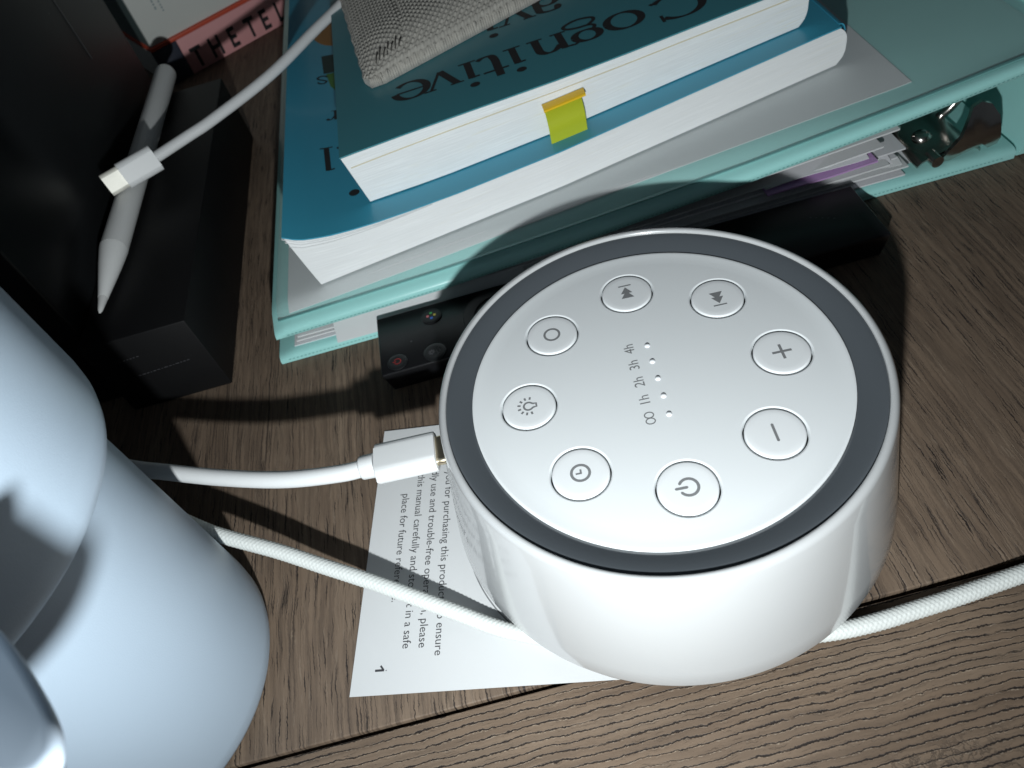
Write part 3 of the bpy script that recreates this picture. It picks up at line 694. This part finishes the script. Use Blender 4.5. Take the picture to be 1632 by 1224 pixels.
# serif lettering drawn with a broad nib
THK, THN = .205, .075
def nib(t, s): return THN + (THK - THN) * abs(t.y) ** 1.3
def ell(cx, cy, rx, ry, a0, a1, n=26): return [(cx + rx * math.cos(math.radians(a0 + (a1 - a0) * k / n)), cy + ry * math.sin(math.radians(a0 + (a1 - a0) * k / n))) for k in range(n + 1)]
def glyph(ch):
    R = []; D = []
    ser = lambda x, y, w=.2: R.append(([(x - w, y), (x + w, y)], .065))
    if ch == 'o': R.append((ell(.5, .5, .42, .47, 0, 360), nib))
    elif ch == 'e': R.append(([(.1, .53), (.86, .53)], .07)); R.append((ell(.5, .5, .41, .47, 4, 318), nib))
    elif ch == 'n': R += [([(.2, 0), (.2, .97)], THK * .9), (crom_2([(.26, .68), (.42, .9), (.62, .95), (.78, .8), (.8, .5), (.8, 0)]), nib)]; ser(.2, .03); ser(.8, .03); R.append(([(.0, .93), (.22, .95)], .075))
    elif ch == 'i': R.append(([(.2, 0), (.2, .97)], THK * .9)); ser(.2, .03, .22); R.append(([(.0, .93), (.22, .95)], .075)); D.append((.19, 1.36, .125))
    elif ch == 't': R.append((crom_2([(.28, 1.3), (.28, .8), (.28, .3), (.36, .06), (.55, .04), (.7, .14)]), nib)); R.append(([(.02, .94), (.66, .94)], .085))
    elif ch == 'v': R.append(([(.14, .96), (.47, .02)], .19)); R.append(([(.49, .02), (.80, .96)], .08)); ser(.14, .95, .17); ser(.82, .95, .15)
    elif ch == 'g': R.append((ell(.45, .64, .31, .31, 0, 360), nib)); R.append(([(.68, .86), (.82, .95), (.92, .93)], .085)); R.append((crom_2([(.24, .4), (.16, .22), (.28, .1), (.6, .07), (.84, -.06), (.84, -.24), (.5, -.4), (.14, -.30), (.1, -.12), (.28, .08)]), .1))
    elif ch == 'C': R.append((ell(.68, .68, .6, .68, 42, 318), lambda t, s: .07 + .15 * abs(t.y) ** 1.3)); R.append(([(1.16, .95), (1.18, 1.34)], .08)); R.append(([(1.14, .23), (1.2, .12)], .08))
    elif ch == 'a': R.append((crom_2([(.16, .74), (.24, .92), (.45, .96), (.66, .86), (.68, .6), (.68, .15), (.78, .03), (.92, .1)]), nib)); R.append((ell(.40, .28, .27, .26, 0, 360), nib)); D.append((.18, .74, .09))
    elif ch == 'r': R.append(([(.2, 0), (.2, .97)], THK * .9)); ser(.2, .03, .22); R.append(([(.0, .93), (.22, .95)], .075)); R.append((crom_2([(.27, .62), (.42, .88), (.6, .93)]), .09)); D.append((.62, .86, .1))
    elif ch == 'l': R.append(([(.2, 0), (.2, 1.5)], THK * .95)); ser(.2, .03, .23); R.append(([(-.02, 1.45), (.22, 1.48)], .08))
    elif ch == 's': R.append((crom_2([(.66, .74), (.52, .93), (.28, .92), (.16, .74), (.34, .56), (.58, .42), (.66, .24), (.48, .05), (.24, .06), (.12, .25)]), .12))
    elif ch == '.': D.append((.15, .1, .13))
    return R, D
def crom_2(p): return [(q.x, q.y) for q in crom([(a, b, 0) for a, b in p], 6)]
def serif(name, items, scale, m, parent, ztop, yaw=0.0, wx=1.0):
    """items: (char, x, y) where x is the letter's right-reading start; text reads toward -X, tops toward -Y"""
    c, s = math.cos(yaw), math.sin(yaw); u = Vector((-c, -s, 0)); v = Vector((s, -c, 0))
    for ch, x, y in items:
        I = Print((Vector((x, y, 0)), u * scale * wx, v * scale, UP), .2); I.warp = lambda p: Vector((p.x, p.y, ztop(p.x)))
        R, D = glyph(ch)
        for pts, w in R:
            dense = []
            for a, b in zip(pts, pts[1:]):
                for k in range(2): dense.append((a[0] + (b[0] - a[0]) * k / 2, a[1] + (b[1] - a[1]) * k / 2))
            I.ribbon(dense + [pts[-1]], w)
        for x_, y_, r_ in D: I.disc(x_, y_, r_)
        I.out(name, m, parent)
yw = math.radians(4)
SC = 11.4
cx_ = [('C', 49.5, .66), ('o', 32.3, .5), ('g', 18.8, .5), ('n', 7.2, .5), ('i', -4.6, .2), ('t', -12, .35), ('i', -20, .2), ('v', -29.5, .48), ('e', -40, .5)]
serif('title_lettering', [(c, x + k * SC * 1.17, 136.2 + (x - 8) * .03) for c, x, k in cx_], SC, M['ink'], f2, b2top, math.radians(2), 1.17)
serif('title_lettering', [(c, x + k * SC * 1.17, 164.0 + (x - 8) * .03) for c, x, k in (('a', 12, .45), ('v', .5, .48), ('i', -9, .2), ('o', -21, .5), ('r', -33, .3))], SC, M['ink'], f2, b2top, math.radians(2), 1.17)
serif('title_lettering', [('l', -73.6, 141.2), ('a', -62.6, 140.5)], 10.0, M['ink'], f1, b1top, math.radians(2))
serif('title_lettering', [('.', -64.8, 111.4)], 14, M['ink'], f1, b1top)
serif('title_lettering', [('r', -70.2, 166.5), ('s', -73.4, 196)], 7.0, M['ink'], f1, b1top)
def patch(pts, m):
    I = Print((Vector((0, 0, 0)), Vector((1, 0, 0)), Vector((0, 1, 0)), UP), .18); I.warp = lambda p: Vector((p.x, p.y, b1top(p.x))); I.poly(pts); I.out('cover_print', m, f1)
patch([(-75.6, 197.5), (-69, 197.5), (-69, 213.5), (-76.3, 213.5)], M['dkgreenp'])
patch([(-70, 179.5), (-66, 179.5), (-66, 196.9), (-74.6, 196.9), (-73, 186)], M['greenp'])
patch([(-66 + 14 * math.cos(math.radians(a)), 236 + 15.5 * math.sin(math.radians(a))) for a in range(90, 275, 8)] + [(-64, 220.5), (-64, 251)], M['orangep'])

# sticky tabs in the upper book
def tab(name, x0, x1, zt, drop, out, m, label, skew=0):
    def fn(u, v, t):
        x = x0 + (x1 - x0) * u + skew * v; y = b2y(x0) + (b2y(x1) - b2y(x0)) * u
        return Vector((x, y - .5 - out * math.sin(min(1, v * 1.5) * math.pi / 2) ** .8 - t * .7, zt + .0 * u - drop * v ** 1.25 - t * .3 + .06 * (x - x0)))
    V, Q, U = slab(8, 16, lambda u, v: fn(u, v, 0), lambda u, v: fn(u, v, .12)); o = obj(name, (V, Q), m, None, smooth=40, origin=((x0 + x1) / 2, b2y(x0), zt)); tag(o, label, 'sticky tab')
tab('sticky_tab', -1.4, 12.4, 48.6, 1.0, 3.2, M['yellow'], 'narrow yellow sticky tab between the pages of the upper book')
tab('sticky_tab', -1.0, 11.2, 47.2, 10.0, 4.6, M['lime'], 'lime green sticky tab curling down from the upper book pages')

# ------------------------------------------------------------------ woven linen pouch on the upper book
NU, NV = 520, 350
c00, c10, c01, c11 = Vector((-54, 135.0, 0)), Vector((70, 188, 0)), Vector((-62, 228, 0)), Vector((64, 275, 0))
pch = thing('fabric_pouch', (0, 190, 55.5), 'grey woven linen pouch lying on the upper teal book', 'pouch')
def pouch(u, v, side):
    p = c00 * (1 - u) * (1 - v) + c10 * u * (1 - v) + c01 * (1 - u) * v + c11 * u * v
    eu = min(u, 1 - u) * 134; ev = min(v, 1 - v) * 93
    rnd = max(0.0, 1 - eu / 7) * max(0.0, 1 - ev / 7)
    p = p + (Vector((6, 60, 0)).normalized() * .0) + Vector((.5, .8, 0)) * (3.0 * rnd * (1 if u < .5 else -1))
    puff = (1 - math.exp(-eu / 7)) * (1 - math.exp(-ev / 7))
    base = b2top(p.x) + .35
    if side > 0:
        a, b = u * 134 / 1.35, v * 93 / 1.35
        wv = math.sin(math.pi * a) * math.sin(math.pi * b); th = abs(math.sin(math.pi * a)) * abs(math.sin(math.pi * b))
        seam = -.9 * math.exp(-((u * 134 - 17 - 3 * math.sin(v * 5)) / 1.0) ** 2)
        hem = .9 * math.exp(-((ev - 2.2) / 1.6) ** 2) + .7 * math.exp(-((eu - 2.0) / 1.6) ** 2)
        fray = .25 * math.sin(u * 2371) * math.sin(v * 1733)
        z = base + 1.9 + 9.0 * puff + hem * (.5 + .5 * puff) + seam * puff + .62 * th ** .6 + .26 * wv * (1 if (int(a) + int(b)) % 2 else 1) + .4 * math.sin(u * 14 + v * 9) * puff + .12 * fray
        if eu < .8 or ev < .8: p = p + Vector((.22 * math.sin(u * 991 + v * 57), .35 * math.sin(u * 877 + v * 41), 0))
        return Vector((p.x, p.y, z))
    return Vector((p.x, p.y, base))
V, Q, U = slab(NU, NV, lambda u, v: pouch(u, v, 1), lambda u, v: pouch(u, v, 0)); obj('fabric', (V, Q), M['thread'], pch)
for k in range(7):                                      # corner bar-tack
    u0 = .045 + .012 * k; a = pouch(u0, .055, 1) + UP * .25; b = pouch(u0 + .012, .085 + .01 * (k % 2), 1) + UP * .25
    obj('stitch', tube([a, (a + b) / 2 + UP * .3, b], .28, 6), M['stitch'], pch)

# ------------------------------------------------------------------ low black box, tall black case, stylus
lb = thing('storage_box', (-142, 155, 0), 'low black box with white stylus resting on top', 'box')
obj('body', bx(-159.4, -124.6, 75.5, 234, .1, 31, .6, 2), M['blackbox'], lb, smooth=40)
I = Print((Vector((-131.5, 75.5, 15.5)), Vector((-1, 0, 0)), Vector((0, 0, -1)), Vector((0, -1, 0))), .03)
random.seed(9); x = 0
while x < 17: l_ = random.uniform(.4, 1.3); I.ribbon([(x, .05 * x), (x + l_, .05 * x)], .30); x += l_ + .5
x = 0
while x < 6: l_ = random.uniform(.4, .9); I.ribbon([(13 + x, -7 + .05 * x), (13 + x + l_, -7 + .05 * x)], .30); x += l_ + .6
I.out('lettering', M['greyprint'], lb)
tc_ = thing('tower_case', (-215, 168, 0), 'tall black upright case standing left of the low black box', 'case')
obj('body', bx(-290, -160.2, 83.4, 254, .1, 205, 1.0, 3), M['black'], tc_, smooth=40)
obj('trim_strip', bx(-160.6, -159.95, 209.2, 210.0, 62, 190, .1, 1), mat('dark grey trim', (.05, .05, .052), .3, vary=.1), tc_, smooth=40)
sy = thing('stylus', (-151, 165, 31), 'white stylus pen lying on the low black box', 'stylus')
A = Vector((-149.4, 243, 35.5)); B = Vector((-151.8, 117, 35.5)); T_ = Vector((-152.4, 87.5, 33.6))
d = (A - B).normalized()
cap = [A + d * (4.4 * math.sin(t)) for t in (1.5, 1.25, .95, .6, .25, 0)]; rc = [4.4 * math.cos(t) for t in (1.5, 1.25, .95, .6, .25, 0)]
obj('barrel', tube(cap + [B], lambda i, a: (rc + [4.4])[i], 28), M['stylus'], sy, smooth=50)
obj('taper', tube([B.lerp(T_, t) for t in (0, .1, .3, .55, .78)], lambda i, a: (4.4, 4.15, 3.45, 2.45, 1.5)[i], 28), M['stylus'], sy, smooth=50)
obj('nib', tube([B.lerp(T_, t) for t in (.78, .9, .97, 1.0)], lambda i, a: (1.47, 1.0, .7, .3)[i], 20), M['tip'], sy, smooth=50)

# ------------------------------------------------------------------ loose cable with its plug in the air
lc_ = thing('loose_cable', (-132, 145, 48), 'loose white cable with bare metal plug above the stylus', 'cable')
lp_ = [(-137.0, 151.2, 44.9), (-124.2, 159.1, 45.6), (-114.5, 164.9, 46.3), (-92.2, 181.6, 48.5), (-73.3, 201.1, 51.5), (-58.9, 215.3, 54.0), (-36, 238, 60), (10, 280, 68)]
obj('cable', tube(resample(crom(lp_, 10), 1.5), 2.0, 18), M['cable'], lc_)
ax = (Vector((-134.2, 152.8, 45.0)) - Vector((-153.6, 142.9, 44.4))).normalized(); nn = Vector((.39, -.86, .34)); nn = (nn - ax * nn.dot(ax)).normalized(); sd = nn.cross(ax).normalized()
ps_ = Vector((-147.6, 145.9, 44.6))
obj('plug', prism(rrect(9.4, 5.0, 1.9), 13.2, (ps_, sd, nn, ax), .3, 2), M['cable'], lc_, smooth=50)
obj('metal_tip', prism(rrect(8.0, 2.6, 1.25), 6.6, (ps_ - ax * 6.5, sd, nn, ax), .12, 1), M['steel'], lc_, smooth=50)

# ------------------------------------------------------------------ pink book and pale box in the back corner
dpk = Vector((.853, .522, 0)).normalized(); npk = Vector((-dpk.y, dpk.x, 0))
pk0 = Vector((-176, 315.6, 0))
pk = thing('hardback_book', tuple(pk0), 'pink book with black spine lettering in the back corner', 'book')
def pbox(a, b, c, d_, z0, z1, bev=.3): 
    q = [pk0 + dpk * x + npk * y for x, y in ((a, c), (b, c), (b, d_), (a, d_))]
    return box([(v.x, v.y, z0) for v in q] + [(v.x, v.y, z1) for v in q], bev, 2)
obj('page_block', pbox(.3, 128, 1.0, 150, .6, 19.0), M['boxwhite'], pk, smooth=40)
obj('spine', pbox(14.6, 130, -.6, 1.0, .2, 19.4, .4), M['pink'], pk, smooth=40)
obj('spine_end', pbox(0, 14.55, -.6, 1.0, .2, 19.4, .4), M['navy'], pk, smooth=40)
obj('cover', pbox(0, 130, -.6, 151, 19.45, 21.4, .4), M['orange'], pk, smooth=40)
for ch, sx_ in zip('THETEL', (21.5, 32.9, 44.2, 56.0, 65.6, 76.0)):
    text('lettering', ch, (pk0 + dpk * sx_ - npk * .66 + UP * 2.4, dpk, UP, -npk), M['ink'], pk, scale=14.5, sx=.72, bold=.03)
wb = thing('carton', tuple(pk0 + UP * 21.5), 'pale carton with grey green side standing on the pink book', 'box')
obj('body', pbox(1.5, 120, .8, 120, 21.5, 130, .4), M['boxwhite'], wb, smooth=40)
q = [pk0 + dpk * 1.2 + npk * y for y in (1.5, 119)]
obj('side_panel', box([(q[0].x - .2, q[0].y + .1, 21.8), (q[0].x, q[0].y, 21.8), (q[1].x, q[1].y, 21.8), (q[1].x - .2, q[1].y + .1, 21.8), (q[0].x - .2, q[0].y + .1, 129), (q[0].x, q[0].y, 129), (q[1].x, q[1].y, 129), (q[1].x - .2, q[1].y + .1, 129)]), M['boxgreen'], wb, smooth=False)
I = Print((pk0 + dpk * 17 + npk * .8 + UP * 34, UP, dpk, -npk), .03); random.seed(3)
for r_ in range(2):
    x = r_ * 2.2
    while x < 14: l_ = random.uniform(.5, 1.4); I.ribbon([(x, -3.2 * r_), (x + l_, -3.2 * r_)], .9); x += l_ + .6
I.out('lettering', mat('faint blue grey print', (.33, .40, .42), .6, vary=.1), wb)

# ------------------------------------------------------------------ insulated tumbler
TC = (-144.2, -22.2)
tb = thing('tumbler', (TC[0], TC[1], 0), 'pale blue insulated tumbler with handle, cropped by the left edge', 'tumbler')
low = [(.01, .1), (31, .1), (34.5, .6), (36.6, 2.0), (37.8, 4.4), (38.1, 8), (38.3, 40), (38.5, 80), (38.5, 86)]
obj('lower_body', lathe(low, 120, lambda z: TC), M['tumbler'], tb, smooth=60)
up_ = [(38.2, 77.8), (40.0, 77.4), (42.0, 78.0), (43.4, 79.6), (44.2, 82.0), (44.5, 85), (44.9, 150), (45.2, 215), (44.6, 218), (42.5, 219), (42, 200)]
obj('upper_body', lathe(up_, 120, lambda z: TC), M['tumbler'], tb, smooth=60)
def rslab(poly, z0, z1, r, n=6, sh=(0, 0)):
    """plan polygon with rolled upper and lower edges"""
    m = len(poly); P = [Vector((x, y)) for x, y in poly]; area = sum(P[i].x * P[(i + 1) % m].y - P[(i + 1) % m].x * P[i].y for i in range(m)); sg = 1 if area > 0 else -1
    nr = []
    for i in range(m):
        t = (P[(i + 1) % m] - P[i - 1]).normalized(); nr.append(Vector((-t.y, t.x)) * sg)
    lev_ = [(r * (1 - math.sin(a)), z0 + r * (1 - math.cos(a))) for a in [math.pi / 2 * k / n for k in range(n + 1)]] + [(r * (1 - math.cos(a)), z1 - r + r * math.sin(a)) for a in [math.pi / 2 * k / n for k in range(n + 1)]]
    V = []; Q = []
    for ins_, z in lev_:
        for i in range(m): q = P[i] + nr[i] * ins_; V.append((q.x + sh[0] * (z1 - z), q.y + sh[1] * (z1 - z), z))
    for l in range(len(lev_) - 1):
        for i in range(m): j = (i + 1) % m; Q.append((l * m + i, l * m + j, (l + 1) * m + j, (l + 1) * m + i) if sg > 0 else (l * m + j, l * m + i, (l + 1) * m + i, (l + 1) * m + j))
    top_ = tuple((len(lev_) - 1) * m + i for i in range(m)); Q.append(top_ if sg > 0 else top_[::-1]); b_t = tuple(range(m)); Q.append(b_t[::-1] if sg > 0 else b_t)
    return V, Q
hpoly = crom_2([(-132, -52), (-114, -38.5), (-96.5, -53.8), (-89.0, -61.0), (-83.0, -67.8), (-79.0, -73.4), (-78.6, -77.4), (-82.0, -79.4), (-89, -77.4), (-98, -73.5), (-112, -68), (-132, -52)])[:-1]
hV, hQ = rslab(hpoly, 86, 104.5, 2.2, sh=(-.50, -.75))
hV = [(x, y, z + .115 * ((x + 79) * .48 - (y + 75) * .88)) for x, y, z in hV]           # top falls away toward the cup
obj('handle', (hV, hQ), M['tumblerw'], tb, smooth=60)
gpoly = crom_2([(-104, -81.5), (-84, -81.0), (-77.2, -82.2), (-74.6, -87), (-76.5, -95), (-86, -99), (-104, -97), (-104, -81.5)])[:-1]
obj('handle_occluder', rslab(gpoly, 92.0, 105.2, 2.2), M['tumblerw'], tb, smooth=60)  # unseen block added below the frame to cast more shadow on the upper body
